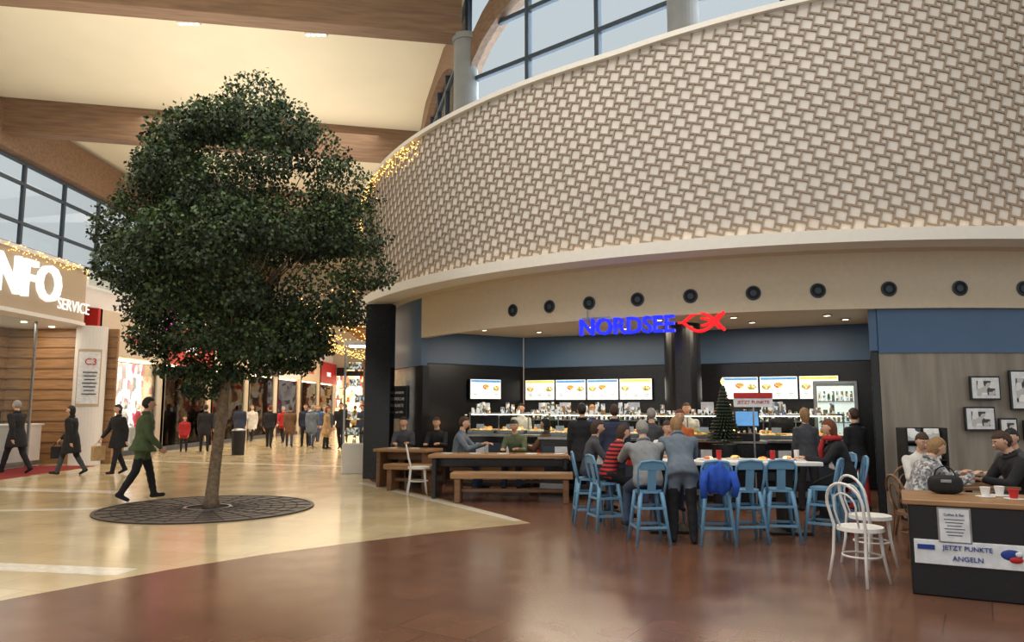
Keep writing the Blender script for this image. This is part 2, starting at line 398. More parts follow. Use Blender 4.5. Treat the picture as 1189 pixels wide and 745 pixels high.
for u in (-.2,1.0,1.9): 
    e=a+d*(u+.3); m.cyl((e.x,e.y,3.1),(e.x,e.y,3.26),.01,.01,M_metal,6)
m.box(a.x+d.x*.8,a.y+d.y*.8,3.13,1.6,.02,.02,M_metal,rz=ang)
m.build('illuminated_shop_sign')
bd=(Vector((7.35,14.6))-Vector((.28,17.8))); bl=bd.length; bdn=bd.normalized(); bang=math.degrees(math.atan2(bd.y,bd.x)); bn=Vector((math.sin(R_(bang)),-math.cos(R_(bang))))
def onback(t,off): return Vector((.28,17.8))+bdn*t+bn*off
def screen(w,h,i):
    m=MB(); m.box(0,0,0,w,.06,h,M_black); m.box(0,-.03,0,w-.03,.02,h-.04,M_scr)
    m.box(0,-.042,h/2-.06,w-.06,.006,.05,[M_scry,M_scrb,M_scrb][i%3])
    for q in range(3):
        xx=-w/2+.14+q*(w-.28)/2
        if (q+i)%3!=1: m.ell((xx,-.042,.02+.03*(q%2)),(.09,.008,.06),M_scrimg,12,8)
        for r in range(3): m.box(xx,-.042,-.08-r*.035,.14-.03*r,.006,.01,M_frame if r else M_scrb)
    return m
for i,t in enumerate((.45,1.22,1.99,2.76,5.0,5.77,6.54)):
    p=onback(t,.05); screen(.76,.5,i).build('menu_screen',(p.x,p.y,1.99),bang)
sa=math.degrees(math.atan2(17.8-16.25,.28+1.95))
screen(.85,.48,4).build('menu_screen',(-.62,17.08,2.0),sa)
m=MB(); m.cyl((0,0,0),(0,0,3.25),.36,.36,M_black,30); m.disc((0,0),.3,.4,0,.12,M_metal,30); m.build('black_round_pillar',(3.42,14.85,0))
m=MB()
for (x,y) in [(-.6,15.9),(.6,16.3),(.5,14.6),(1.6,15.3),(2.8,14.0),(2.4,15.6),(4.1,13.6),(4.7,14.4),(5.7,13.3),(5.2,12.3),(3.7,12.8),(1.6,14.0),(6.3,13.9)]:
    m.cyl((x,y,3.235),(x,y,3.25),.06,.06,M_lampw,14); m.disc((x,y),.06,.085,3.23,3.25,M_metal,14)
m.build('recessed_downlights')

def counter(name,cx,cy,L,ang,warm=True):
    m=MB(); m.box(0,0,.5,L,.8,1.0,M_black); m.box(0,-.05,1.02,L+.04,.86,.05,M_metal)
    m.box(0,-.41,.15,L,.02,.1,M_metal); m.box(0,-.41,.62,L-.06,.02,.5,M_frame)
    n=int(L/.55)
    for i in range(n):
        x=-L/2+(i+.5)*L/n
        m.box(x,.08,1.08,L/n-.06,.5,.07,M_metal); m.box(x,.08,1.12,L/n-.1,.45,.03,M_food)
        for q in range(7): m.ell((x+random.uniform(-.17,.17),random.uniform(-.08,.24),1.16),(.05,.04,.035),M_food,8,5)
        m.box(x,-.2,1.2,.16,.01,.09,M_paper)
        m.cyl((x,.1,1.44),(x,.1,1.52),.05,.02,M_metal,10)
        m.box(x+.1,-.42,.72,.26,.012,.3,[M_paper,M_art,M_red,M_paper][i%4])
    m.box(0,-.3,1.24,L,.012,.36,M_glassc,rx=-12); m.box(0,-.05,1.43,L,.45,.012,M_glassc)
    for i in range(n+1): m.cyl((-L/2+i*L/n,.15,1.03),(-L/2+i*L/n,.15,1.43),.012,.012,M_metal,8)
    m.box(0,.1,1.46,L,.06,.04,M_metal); m.box(0,.1,1.435,L-.1,.03,.012,M_lampw)
    for i in range(n):
        x=-L/2+(i+.5)*L/n
        for q in range(4): m.cyl((x+q*.11-.18,-.1,1.44),(x+q*.11-.18,-.1,1.44+random.uniform(.08,.26)),.045,.035,M_bottle,10)
        if i%2==0: m.box(x+.05,-.02,1.6,.22,.02,.16,M_paper); m.cyl((x+.05,-.02,1.44),(x+.05,-.02,1.53),.01,.01,M_metal,6)
    return m.build(name,(cx,cy,0),ang)
counter('food_display_counter',2.2,13.75,3.3,-22); counter('food_display_counter',4.95,12.95,1.6,-8)
counter('food_display_counter',.0,15.6,1.9,-12)
def backshelf(t0,t1):
    p=onback((t0+t1)/2,.35); L=t1-t0; m=MB(); m.box(0,0,.45,L,.55,.9,M_blackm); m.box(0,0,.92,L,.58,.04,M_metal)
    m.box(0,.12,1.3,L,.25,.025,M_metal)
    for x in np.arange(-L/2+.06,L/2-.06,.11):
        h=random.uniform(.1,.26); m.cyl((x,-.05,.94),(x,-.05,.94+h),.035,.022,M_bottle,10)
        h=random.uniform(.1,.24); m.cyl((x,.12,1.31),(x,.12,1.31+h),.035,.03,M_bottle,10)
    for x in (-L/2+.02,0,L/2-.02): m.box(x,.2,1.12,.03,.03,.4,M_metal)
    m.build('back_counter_shelf',(p.x,p.y,0),bang)
backshelf(.3,3.3); backshelf(4.6,6.3)
m=MB(); m.box(0,0,.5,.5,.5,1.0,M_black); m.box(0,0,1.02,.54,.54,.04,M_metal); m.box(0,0,1.1,.34,.36,.12,M_blackm); m.cyl((0,.05,1.14),(0,.05,1.34),.02,.02,M_blackm,8); m.box(0,.02,1.4,.4,.03,.28,M_blackm,rx=-15); m.box(0,-.0,1.4,.36,.01,.24,M_scrb,rx=-15)
m.build('cash_register_stand',(3.9,12.4,.004),-10)
m=MB(); m.cyl((0,0,0),(0,0,.02),.16,.16,M_metal,20); m.cyl((0,0,0),(0,0,1.62),.014,.014,M_metal,8); m.box(0,0,1.66,.58,.03,.14,M_paper); m.box(0,-.01,1.77,.58,.035,.08,M_red); m.text('JETZT PUNKTE',.48,(0,-.02,1.66),0,M_red,.003)
m.build('promo_sign_stand',(3.72,11.5,.004),-8)
m=MB(); m.cyl((0,0,0),(0,0,1.0),.2,.2,M_black,16); m.cyl((0,0,1.0),(0,0,1.9),.02,.01,M_bark,8)
for z in np.arange(1.12,1.95,.05):
    r=.26*(1.98-z)/.86+.02
    for k2 in range(22):
        a_=k2*2*math.pi/22+z*7; m.tube([(0,0,z),(r*math.cos(a_),r*math.sin(a_),z-.06)],[.03,.012],M_leaf[0],5)
    if int(z*20)%2:
      for k2 in range(3):
        a_=random.uniform(0,6.28); m.ell((r*.9*math.cos(a_),r*.9*math.sin(a_),z-.05),(.018,.018,.018),random.choice([M_fairy,M_red,M_metal]),6,4)
m.ell((0,0,2.0),(.03,.03,.05),M_fairy,6,4); m.build('small_christmas_tree',(3.4,12.0,.004))
m=MB(); m.box(0,.1,1.05,.8,.3,2.1,M_metal); m.box(0,-.06,1.1,.66,.02,1.8,M_scr)
m.box(0,-.1,1.1,.7,.02,1.9,M_glassc)
for z in (.5,.9,1.3,1.7):
    m.box(0,-.08,z,.64,.06,.02,M_metal)
    for x in np.arange(-.28,.3,.08): m.cyl((x,-.08,z),(x,-.08,z+.2),.028,.02,M_bottle,8)
m.build('drinks_fridge',(6.3,14.5,0),-24)
m=MB(); m.box(0,.14,.65,.56,.03,1.3,M_blackm)
for x in (-.27,.27): m.box(x,0,.65,.03,.32,1.3,M_blackm)
for z in (.1,.35,.6,.85,1.1): 
    m.box(0,0,z,.54,.3,.02,M_blackm); m.box(-.12,-.03,z+.1,.2,.03,.18,M_art,rx=-15); m.box(.13,-.03,z+.1,.2,.03,.18,M_art,rx=-15)
m.build('magazine_rack',(5.85,10.7,.004),-5)
def pic(ph,z,w,h):
    q=PC(ph,10.56,z); m=MB(); m.box(0,0,0,w,.04,h,M_black); m.box(0,-.018,0,w-.05,.02,h-.05,M_paper); m.box(0,-.026,0,w*.6,.015,h*.6,M_art)
    m.build('framed_picture',(q[0],q[1],z),ph)
pic(.8,1.88,.46,.36); pic(4.0,1.85,.42,.6); pic(.2,1.42,.46,.36); pic(2.5,1.25,.28,.36); pic(7.5,1.55,.5,.4); pic(4.6,1.25,.3,.3)
# ---------------------------------------------------------------- left side
m=MB(); m.box(-17.5,29,3.6,.2,66,7.2,M_white); m.build('wall_left')
m=MB(); m.box(-17.5,29,8.75,.02,66,3.1,M_glass)
for y in np.arange(-3,62,2.4): m.box(-17.5,y,8.75,.14,.12,3.1,M_frame)
for z in (7.25,8.1,9.5,10.25): m.box(-17.5,29,z,.12,66,.12,M_frame)
m.build('window_20')
m=MB(); m.box(-17.4,27,11.1,.5,60,1.5,M_beam); m.build('roof_edge_beam')
m=MB()
poly=[(-12,8),(-12,20.2)]+[(-13.6+1.6*math.cos(t),20.2+1.6*math.sin(t)) for t in [k*math.pi/2/8 for k in range(1,9)]]+[(-17.3,21.8),(-17.3,8)]
m.prism(poly,3.95,5.4,M_canopy); m.prism([(x+(.05 if x>-16 else 0),y) for x,y in poly],5.4,5.5,M_white); m.prism([(x+(.05 if x>-16 else 0),y) for x,y in poly],3.85,3.95,M_white); m.build('info_booth_canopy')
m=MB(); 
m.text('INFO',2.75,(-11.93,17.95,4.75),90,M_swht,.06,.95); m.text('SERVICE',1.45,(-11.96,20.05,4.32),90,M_swht,.01,.3); m.build('info_sign_letters')
m=MB(); m.box(-14.6,15,1.92,.1,14,3.84,M_wood)
for z in np.arange(.3,3.8,.3): m.box(-14.53,15,z,.03,14,.03,M_woodd)
m.build('wall_info_wood')
m=MB(); m.box(-13.0,21.4,1.92,3.2,.1,3.84,M_wood); 
for z in np.arange(.3,3.8,.3): m.box(-13.0,21.34,z,3.2,.03,.03,M_woodd)
m.build('wall_info_side')
m=MB(); m.box(0,0,.55,.7,5.2,1.1,M_white); m.box(0,0,1.12,.8,5.3,.05,M_white); m.box(.36,0,.1,.02,5.2,.12,M_metal)
for y in (-1.5,0,1.3): m.box(-.1,y,1.32,.03,.5,.34,M_blackm); m.cyl((-.1,y,1.14),(-.1,y,1.2),.03,.03,M_blackm,8)
m.build('info_counter',(-13.3,18,0))
m=MB(); m.box(0,0,1.95,.03,2.4,3.8,M_glassc)
for y in (-1.2,1.2): m.box(0,y,1.95,.06,.06,3.8,M_metal)
m.build('glass_partition',(-12.6,18.3,0))
m=MB(); m.cyl((0,0,0),(0,0,3.86),.4,.4,M_white,30)
m.arc((0,0),.4,.415,-20,70,1.6,3.2,M_canopy,10); m.arc((0,0),.4,.42,-14,64,1.68,3.12,M_paper,10); m.text('C3',.28,(.44*math.sin(R_(30)),-.44*math.cos(R_(30)),2.85),30,M_red,.01)
for q in range(7): m.box(.435*math.sin(R_(30)),-.435*math.cos(R_(30)),2.55-q*.1,.36-.05*(q%3),.01,.03,M_frame,rz=30)
m.build('round_info_pillar',(-11.95,21.0,0))
m=MB(); m.prism([(-14.2,16.2),(-11.3,16.2),(-11.3,20.4),(-14.2,20.4)],.0,.012,M_redt); m.build('red_carpet')
m=MB()
for y in np.arange(10,21,1.2): m.cyl((-13,y,3.83),(-13,y,3.85),.07,.07,M_lampw,12)
m.build('booth_downlights')
shops=[M_shopB,M_shopA,M_shopC,M_shopB,M_shopA,M_shopC,M_shopB]
y=22.6
names=['MODE','OPTIK','SCHUHE','BIJOU','SPORT','CAFE','TABAK']
for i in range(7):
    L=4.4; m=MB(); 
    m.box(-.6,0,1.6,.1,L-.3,3.0,shops[i]); m.box(0,0,1.6,.02,L-.3,3.0,M_glassc)
    m.box(0,0,3.9,.3,L,1.4,[M_soff,M_red,M_soff,M_black,M_white,M_soff,M_red][i]); m.box(-.3,-L/2,2.3,.9,.25,4.6,[M_red,M_soff][i%2]); m.box(-.3,L/2-.02,2.3,.9,.25,4.6,M_soff)
    m.box(0,0,.08,.1,L,.16,M_frame)
    m.text(names[i],1.1,(.17,0,3.8),90,M_swht if i in (1,3,6) else M_red,.012,.28)
    m.box(-.3,0,3.15,.4,L-.6,.03,M_lampw)
    for q in np.arange(-1.4,1.5,.95):
        m.tube([(-.35,q,.1),(-.35,q,.9),(-.35,q,1.25),(-.35,q,1.45)],[.05,.11,.15,.05],random.choice([M_white,M_red,M_blackm,M_soff]),10); m.ell((-.35,q,1.6),(.08,.08,.11),M_white,8,6)
    for q in (-1,0,1): m.box(-.3,q,.5,.25,.6,.8,random.choice([M_wood,M_white,M_red]))
    m.build('shopfront',(-12.8,y+L/2,0)); y+=L
m=MB(); m.box(-15.1,37.5,4.9,4.6,31,.6,M_white); m.build('gallery_slab')
m=MB(); m.box(-12.72,37.5,5.7,.03,31,.9,M_glassc); m.box(-12.72,37.5,6.18,.06,31,.05,M_metal); m.build('gallery_railing')
m=MB(); m.box(-6,54,5,24,.3,14,M_soff); m.build('wall_far')
m=MB()
for i,x in enumerate((-12,-9.2,-6.4,-3.6,-.8)):
    m.box(x,53.7,2.0,2.5,.1,3.6,[M_shopA,M_shopB][i%2]); m.box(x,53.6,4.1,2.5,.2,.6,[M_black,M_red,M_white][i%3])
for i,x in enumerate((-12,-9.2,-6.4,-3.6)): m.box(x+1.4,53.6,2.5,.25,.3,5,M_wood)
m.build('far_shopfronts')
m=MB(); m.box(0,0,1.7,.2,16,3.2,M_shopA); m.box(-.1,0,4.0,.4,16,1.3,M_wood)
for q in np.arange(-8,8.1,2): m.box(-.15,q,1.7,.2,.15,3.4,M_frame)
m.build('right_row_shopfront',(-4.9,43,0),6)
m=MB(); m.box(0,0,5.3,5,20,.3,M_woodd)
for q in np.arange(-9.5,9.6,.8): m.box(0,q,5.1,5,.12,.14,M_wood)
m.build('wood_slat_canopy',(-5.8,43,0),4)
m=MB()
def led(p,r,mt=None):
    mt=mt or M_fairy
    x,y,z=p; m.add([(x+r,y,z),(x-r,y,z),(x,y+r,z),(x,y-r,z),(x,y,z+r),(x,y,z-r)],[(0,2,4),(2,1,4),(1,3,4),(3,0,4),(2,0,5),(1,2,5),(3,1,5),(0,3,5)],mt)
for k2 in range(26):
    yy=24+k2*1.05; xr=-4.4-.03*k2; xl=-12.5
    for q in range(50):
        t=q/49; x=xl+(xr-xl)*t; z=6.4-1.8*4*t*(1-t)*random.uniform(.9,1.05)+.15*math.sin(q); led((x,yy,z),.026)
m.build('string_fairy_lights',fix=False)
m=MB()
for q in range(420):
    ph=random.uniform(-100,-52); led(PC(ph,RD+.03,TOP(ph)-abs(random.gauss(0,.22))),.013)
m.build('facade_fairy_lights',fix=False)
m=MB()
for q in range(160):
    yy=random.uniform(15,22); led((-11.93-(max(0,yy-20.2)**2)*.4,yy,5.5-random.random()*.25),.013)
m.build('canopy_fairy_lights',fix=False)
m=MB()
for q in range(60):
    a_=random.uniform(0,6.28); h=random.random(); led((.25*(1-h)*math.cos(a_),.25*(1-h)*math.sin(a_),h*1.2),.045,M_mag)
m.cyl((0,0,1.2),(0,0,8.0),.01,.01,M_metal,6); m.build('hanging_light_ornament',(-11.0,23.6,3.8))

# ---------------------------------------------------------------- tree
TX,TY=-4.77,12.0
m=MB()
m.disc((0,0),.34,1.6,0,.012,M_grate,64); m.disc((0,0),.32,.36,.0,.03,M_metal,40); m.disc((0,0),1.57,1.63,0,.02,M_grate,64); m.disc((0,0),0.001,.33,.0,.006,M_soil,30)
for r in (.55,.75,.95,1.15,1.35): m.disc((0,0),r,r+.03,.012,.016,M_blackm,64)
for k2 in range(24):
    a_=k2*math.pi/12; m.box(.98*math.cos(a_),.98*math.sin(a_),.016,1.2,.02,.006,M_blackm,rz=math.degrees(a_))
m.build('tree_grate',(TX-.05,TY,0))
m=MB()
trunk=[(0,0,0),(.0,0,.15),(.03,0,.6),(.08,.0,1.2),(.13,0,1.8),(.2,0,2.4),(.22,0,3.0)]
m.tube(trunk,[.15,.105,.09,.085,.078,.07,.06],M_bark,14)
clumps=[(-4.34,6.8,.52),(-4.85,6.45,.45),(-3.9,6.35,.48),(-5.35,6.2,.42),(-3.4,5.95,.55),(-5.85,5.75,.48),(-6.15,5.2,.52),(-6.35,4.6,.5),(-6.3,3.95,.45),(-2.85,5.3,.55),(-2.6,4.5,.55),(-2.35,3.85,.42),(-6.05,3.45,.45),(-3.05,3.5,.6),(-5.4,3.0,.6),(-4.3,2.95,.65),(-3.6,2.8,.5),(-4.75,2.4,.48),(-5.3,2.4,.42),(-4.2,2.35,.42),(-3.55,2.4,.3),(-5.75,2.75,.4),(-4.95,2.0,.3),(-4.6,5.5,.85),(-4.0,4.7,.85),(-5.2,4.6,.85),(-4.6,3.7,.85),(-5.65,3.3,.5),(-2.75,3.2,.36)]
cl=[]
for (x,z,r) in clumps:
    cl.append((x,TY+random.uniform(-.3,.3),z,r))
for k2 in range(36):
    a_=k2*2.4; zz=2.5+3.7*((k2*7)%36)/36; prof=math.sin(math.pi*min(1,max(0,(zz-1.6)/5.6)))**.7
    rr=1.5*prof; cl.append((-4.45+rr*math.cos(a_)*.95,TY+rr*math.sin(a_)*1.15,zz,random.uniform(.33,.52)))
for (x,z,r) in ((-4.9,3.3,.45),(-4.1,3.4,.45),(-5.1,4.2,.5),(-3.9,4.3,.5),(-4.5,4.9,.55),(-5.2,5.3,.42),(-3.8,5.4,.42),(-4.5,5.95,.4),(-4.5,2.8,.4)): cl.append((x,10.75,z,r))
rng=np.random.default_rng(3)
for (x,y,z,r) in cl:
    e=Vector((x-TX,y-TY,z)); s0=Vector((.2,0,random.uniform(2.2,3.0))); mid=(s0+e)/2+Vector((0,0,-.15+.3*random.random()))*1
    m.tube([s0,(s0*2+mid)/3+Vector((0,0,.08)),mid,e],[.03,.022,.014,.005],M_bark,6)
LV=[];LF=[];LM=[]
for (x,y,z,r) in cl:
    n=int(4200*r*r)+220
    d=rng.normal(size=(n,3)); d/=np.linalg.norm(d,axis=1)[:,None]
    rad=r*(.35+.75*rng.random(n)**.45)
    lump=1+.26*np.sin(d[:,0]*7+x*3)*np.sin(d[:,1]*6)*np.sin(d[:,2]*5+z)
    p=d*(rad*lump)[:,None]; p[:,2]*=.78; p[:,2]-=.3*(d[:,0]**2+d[:,1]**2)*r
    p+=np.array([x-TX,y-TY,z])
    ax=rng.normal(size=(n,3)); ax[:,2]-=.8; ax+=d*.6; ax/=np.linalg.norm(ax,axis=1)[:,None]
    sd=np.cross(ax,rng.normal(size=(n,3))); sd/=np.linalg.norm(sd,axis=1)[:,None]
    L=(.045+.04*rng.random(n))[:,None]; Wd=L*.36
    o=len(LV)
    q=np.stack([p,p+ax*L*.5+sd*Wd,p+ax*L,p+ax*L*.5-sd*Wd],1).reshape(-1,3)
    LV.extend(q.tolist()); LF.extend([(o+4*i,o+4*i+1,o+4*i+2,o+4*i+3) for i in range(n)])
    w=rng.random(n)+.5*(d[:,2]>.3)*(rad>r*.8); LM.extend([0 if a<.45 else (1 if a<.92 else 2) for a in w])  # upper outer leaves picked lighter, light from above put into the colour
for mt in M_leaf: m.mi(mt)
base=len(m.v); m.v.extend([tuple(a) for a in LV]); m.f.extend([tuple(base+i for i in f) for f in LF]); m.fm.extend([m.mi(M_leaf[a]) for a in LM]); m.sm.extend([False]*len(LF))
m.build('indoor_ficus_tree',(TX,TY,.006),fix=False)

# ---------------------------------------------------------------- furniture
def bench(name,x,y,L,rz=0,h=.5):
    m=MB(); m.box(0,0,h-.05,L,.38,.1,M_wood); 
    for sx in (-1,1): m.box(sx*(L/2-.12),0,(h-.1)/2,.1,.34,h-.1,M_woodd)
    m.box(0,0,.2,L-.3,.05,.06,M_woodd); return m.build(name,(x,y,.004),rz)
def ltable(x,y,L,rz=0,end=M_black):
    m=MB(); m.box(0,0,.73,L,.75,.06,M_wood)
    for sx in (-1,1): m.box(sx*(L/2-.1),0,.35,.08,.66,.7,end)
    m.box(0,0,.6,L-.2,.06,.14,end); 
    for i in range(int(L/.5)):
        xx=-L/2+.3+i*.5
        m.cyl((xx,-.12,.76),(xx,-.12,.775),.1,.11,M_white,16); m.cyl((xx+.18,.05,.76),(xx+.18,.05,.88),.03,.035,M_glassc,10)
    return m.build('wooden_dining_table',(x,y,.004),rz)
ltable(-.2,13.45,2.5,-4); bench('wooden_bench',0.0,12.7,2.05,-4); bench('wooden_bench',-.05,14.18,2.2,-4)
ltable(-2.1,15.2,1.2,-20,M_woodd); bench('wooden_bench',-1.95,14.5,1.0,-20); bench('wooden_bench',-1.95,15.85,1.2,-20)
def stool(seat=.62,top=.97):
    m=MB(); w=.15
    m.prism([(w*math.cos(t)*1.15 if abs(math.cos(t))<.8 else w*math.copysign(1,math.cos(t)),w*math.sin(t)*1.15 if abs(math.sin(t))<.8 else w*math.copysign(1,math.sin(t))) for t in [k*math.pi/8 for k in range(16)]],seat-.03,seat,M_tol)
    for sx in (-1,1):
        for sy in (-1,1):
            m.tube([(sx*.125,sy*.125,seat-.02),(sx*.155,sy*.155,seat*.6),(sx*.2,sy*.2,0)],[.03,.024,.017],M_tol,6)
    for (z,e) in ((.2,.183),(.42,.165)):
        for sx in (-1,1): m.box(sx*e,0,z,.012,2*e,.03,M_tol); 
        for sx in (-1,1): m.box(0,sx*e,z,2*e,.012,.03,M_tol)
    hoop=[(-.15,-.13,seat-.05),(-.17,-.17,seat+.12),(-.17,-.2,top-.08),(-.13,-.21,top-.015),(0,-.215,top),(.13,-.21,top-.015),(.17,-.2,top-.08),(.17,-.17,seat+.12),(.15,-.13,seat-.05)]
    m.tube(hoop,.015,M_tol,8)
    m.box(0,-.175,(seat+top)/2,.1,.012,top-seat,M_tol,rx=10); m.box(0,-.2,top-.06,.3,.012,.1,M_tol,rx=8)
    return m
ZF=.004
st=stool().build('blue_metal_bar_stool',(1.22,9.9,ZF),-75)
for (x,y,r) in ((1.62,8.98,5),(2.4,8.95,-6),(2.79,9.05,4),(3.22,9.12,-8),(3.82,9.25,55),(4.3,9.62,75),(4.42,10.25,90),(1.05,10.5,-90),(2.2,10.75,180)):
    clone(st,'blue_metal_bar_stool',(x,y,ZF),r)
m=MB(); m.box(0,0,.88,2.3,.7,.05,M_white)
for sx in (-1,1): m.box(sx*.75,0,.45,.1,.5,.82,M_blackm); m.box(sx*.75,0,.02,.5,.6,.03,M_blackm)
m.box(0,0,.8,1.9,.1,.1,M_blackm)
for i in range(6):
    xx=-.95+i*.36+random.uniform(-.05,.05); yy=random.uniform(-.2,.2)
    m.cyl((xx,yy,.905),(xx,yy,.92),.11,.12,M_white,16); m.ell((xx,yy,.935),(.06,.05,.025),M_food,8,5)
    m.cyl((xx+.15,yy+.1,.905),(xx+.15,yy+.1,1.03),.03,.036,random.choice([M_red,M_white,M_glassc]),12)
m.build('high_communal_table',(2.78,9.85,ZF),-5)
def thonet(mat=M_white,seat=.5,top=.9):
    m=MB(); m.cyl((0,0,seat-.035),(0,0,seat),.205,.2,mat,28)
    for a_ in (40,140): m.tube([(.16*math.cos(R_(a_)),.16*math.sin(R_(a_)),seat-.03),(.18*math.cos(R_(a_)),.18*math.sin(R_(a_)),seat*.5),(.23*math.cos(R_(a_)),.23*math.sin(R_(a_)),0)],[.018,.016,.012],mat,8)
    m.tube([(.165*math.cos(t),.165*math.sin(t),.24) for t in [k*math.pi/10 for k in range(20)]],.01,mat,6,closed=True)
    hp=[(-.2,-.21,0),(-.17,-.17,seat*.5),(-.165,-.15,seat),(-.19,-.2,seat+.2)]+[(.19*math.cos(t),-.2-.04*math.sin(t),top-.19+.19*math.sin(t)) for t in [math.pi-k*math.pi/10 for k in range(11)]]+[(.19,-.2,seat+.2),(.165,-.15,seat),(.17,-.17,seat*.5),(.2,-.21,0)]
    m.tube(hp,.014,mat,8)
    ih=[(-.1,-.15,seat),(-.115,-.2,seat+.15)]+[(.115*math.cos(t),-.2-.03*math.sin(t),top-.2+.11*math.sin(t)) for t in [math.pi-k*math.pi/8 for k in range(9)]]+[(.115,-.2,seat+.15),(.1,-.15,seat)]
    m.tube(ih,.009,mat,6)
    return m
th=thonet().build('white_bentwood_chair',(3.22,7.02,ZF),-62); clone(th,'white_bentwood_chair',(3.66,7.75,ZF),-75); clone(th,'white_bentwood_chair',(-1.72,13.9,ZF),-80)
th2=thonet(M_woodd,.46,.85).build('bentwood_chair',(4.42,8.3,ZF),-90); clone(th2,'bentwood_chair',(5.7,8.35,ZF),90); clone(th2,'bentwood_chair',(5.0,9.3,ZF),180)
m=MB(); m.box(.85,.38,.38,1.7,.76,.76,M_black); m.box(.85,.38,.78,1.78,.84,.045,M_wood)
m.box(.34,-.012,.6,.25,.02,.3,M_metal); m.box(.34,-.024,.6,.22,.012,.27,M_paper)
m.text('Coffee & Bar',.15,(.34,-.033,.69),0,M_blue,.002)
for k2 in range(6): m.box(.34,-.031,.65-k2*.026,.15-.02*(k2%3),.003,.006,M_frame)
m.box(.45,-.012,.37,.84,.02,.2,M_paper); m.box(.12,-.024,.41,.13,.01,.04,M_pblue); 
m.text('JETZT PUNKTE',.36,(.42,-.026,.41),0,M_pblue,.004); m.text('ANGELN',.22,(.42,-.026,.33),0,M_pblue,.004)
m.ell((.73,-.02,.39),(.08,.012,.045),M_pblue,12,8); m.ell((.76,-.025,.355),(.05,.012,.028),M_red,12,8); m.ell((.78,-.03,.4),(.025,.012,.022),M_paper,10,6)
for (x,y,c_) in ((.62,.45,M_white),(.74,.58,M_white),(.82,.36,M_red)):
    m.cyl((x,y,.803),(x,y,.81),.075,.08,M_white,20); m.cyl((x,y,.81),(x,y,.89),.028,.042,c_,18); m.cyl((x,y,.885),(x,y,.888),.036,.036,M_woodd,14)
m.box(1.15,.35,.812,.3,.22,.015,M_woodd,rz=12); m.box(1.2,.3,.825,.12,.1,.02,M_paper,rz=30)
m.build('dark_bar_counter',(3.44,6.58,.004),-27)
def handbag(name,loc,rz,mat,s=1):
    m=MB(); m.ell((0,0,.1*s),(.17*s,.085*s,.11*s),mat,20,12,fn=lambda d,p:Vector((math.copysign(abs(d.x)**.6,d.x)*.17*s,math.copysign(abs(d.y)**.7,d.y)*.08*s,math.copysign(abs(d.z)**.6,d.z)*.1*s)))
    m.tube([(.1*s*math.cos(t),0,.18*s+.11*s*math.sin(t)) for t in [k*math.pi/10 for k in range(11)]],.008*s,mat,6)
    m.box(0,-.08*s,.14*s,.1*s,.01,.03*s,M_metal); return m.build(name,loc,rz)
handbag('black_handbag',(3.98,6.93,.808),-24,M_blackm,.85)
m=MB(); m.box(0,0,.73,.7,.7,.035,M_woodd); m.cyl((0,0,.02),(0,0,.72),.035,.035,M_blackm,12); m.cyl((0,0,0),(0,0,.025),.24,.22,M_blackm,24); m.cyl((.1,.1,.75),(.1,.1,.85),.03,.04,M_white,12); m.cyl((-.15,-.1,.75),(-.15,-.1,.76),.1,.11,M_white,18)
m.build('cafe_table',(5.05,8.35,ZF))
m=MB(); m.cyl((0,0,0),(0,0,.8),.2,.23,M_blackm,20); m.ell((0,0,.8),(.23,.23,.08),M_metal,20,8); m.build('litter_bin',(-9.2,25.2,0))
m=MB(); J=pm('jacket_royal_blue',(36,80,180),.85,var=.25,bump=.3)
m.ell((0,0,0),(.175,.08,.17),J,28,18,fn=lambda d,p:Vector((p.x*(1+.1*math.sin(d.z*5)),p.y*(1+.35*math.sin(d.x*11)),p.z*(1.05+.12*math.sin(d.x*8))-.03*abs(d.x))))
m.tube([(-.15,-.03,.08),(-.185,-.07,-.06),(-.175,-.08,-.22)],[.05,.045,.036],J,10); m.tube([(.15,-.03,.08),(.19,-.06,-.08),(.165,-.05,-.2)],[.05,.045,.036],J,10)
m.build('draped_blue_jacket',(2.38,8.7,.78),-6)

# ---------------------------------------------------------------- people
def cloth(c,v=.15): 
    return pm('cloth_%d_%d_%d'%c,c,.9,var=v,scale=9,bump=.25)
SK=pm('skin',(212,168,140),.55,var=.05)
M_eye=pm('eye_white',(230,228,222),.3); M_iris=pm('iris',(40,28,22),.2); M_lip=pm('lips',(160,80,74),.5)
K=dict(black=cloth((32,32,36)),navy=cloth((44,52,74)),grey=cloth((140,142,144)),green=cloth((80,94,62)),jeans=cloth((56,68,94)),brown=cloth((108,78,56)),
 red=cloth((170,40,44)),slate=cloth((104,116,128)),white=cloth((215,212,206)),olive=cloth((92,102,74)),tan=cloth((182,152,110)),dgrey=cloth((72,74,80)),
 pattern=emitpattern('patterned_knit',[(160,160,162),(100,102,108),(198,196,194),(130,130,135)],40,0.0),stripe=stripemat('striped_knit',(196,44,44),(30,28,34),6),orange=cloth((190,100,55)),blue=cloth((56,84,140)))
Hh=dict(brown=pm('hair_brown',(66,46,34),.7,var=.3,scale=60,bump=.5),black=pm('hair_black',(26,22,20),.6,var=.3,scale=60,bump=.5),grey=pm('hair_grey',(150,146,140),.7,var=.2,scale=60,bump=.5),blond=pm('hair_blond',(150,116,78),.7,var=.3,scale=60,bump=.5),red=pm('hair_auburn',(110,60,36),.7,var=.3,scale=60,bump=.5))
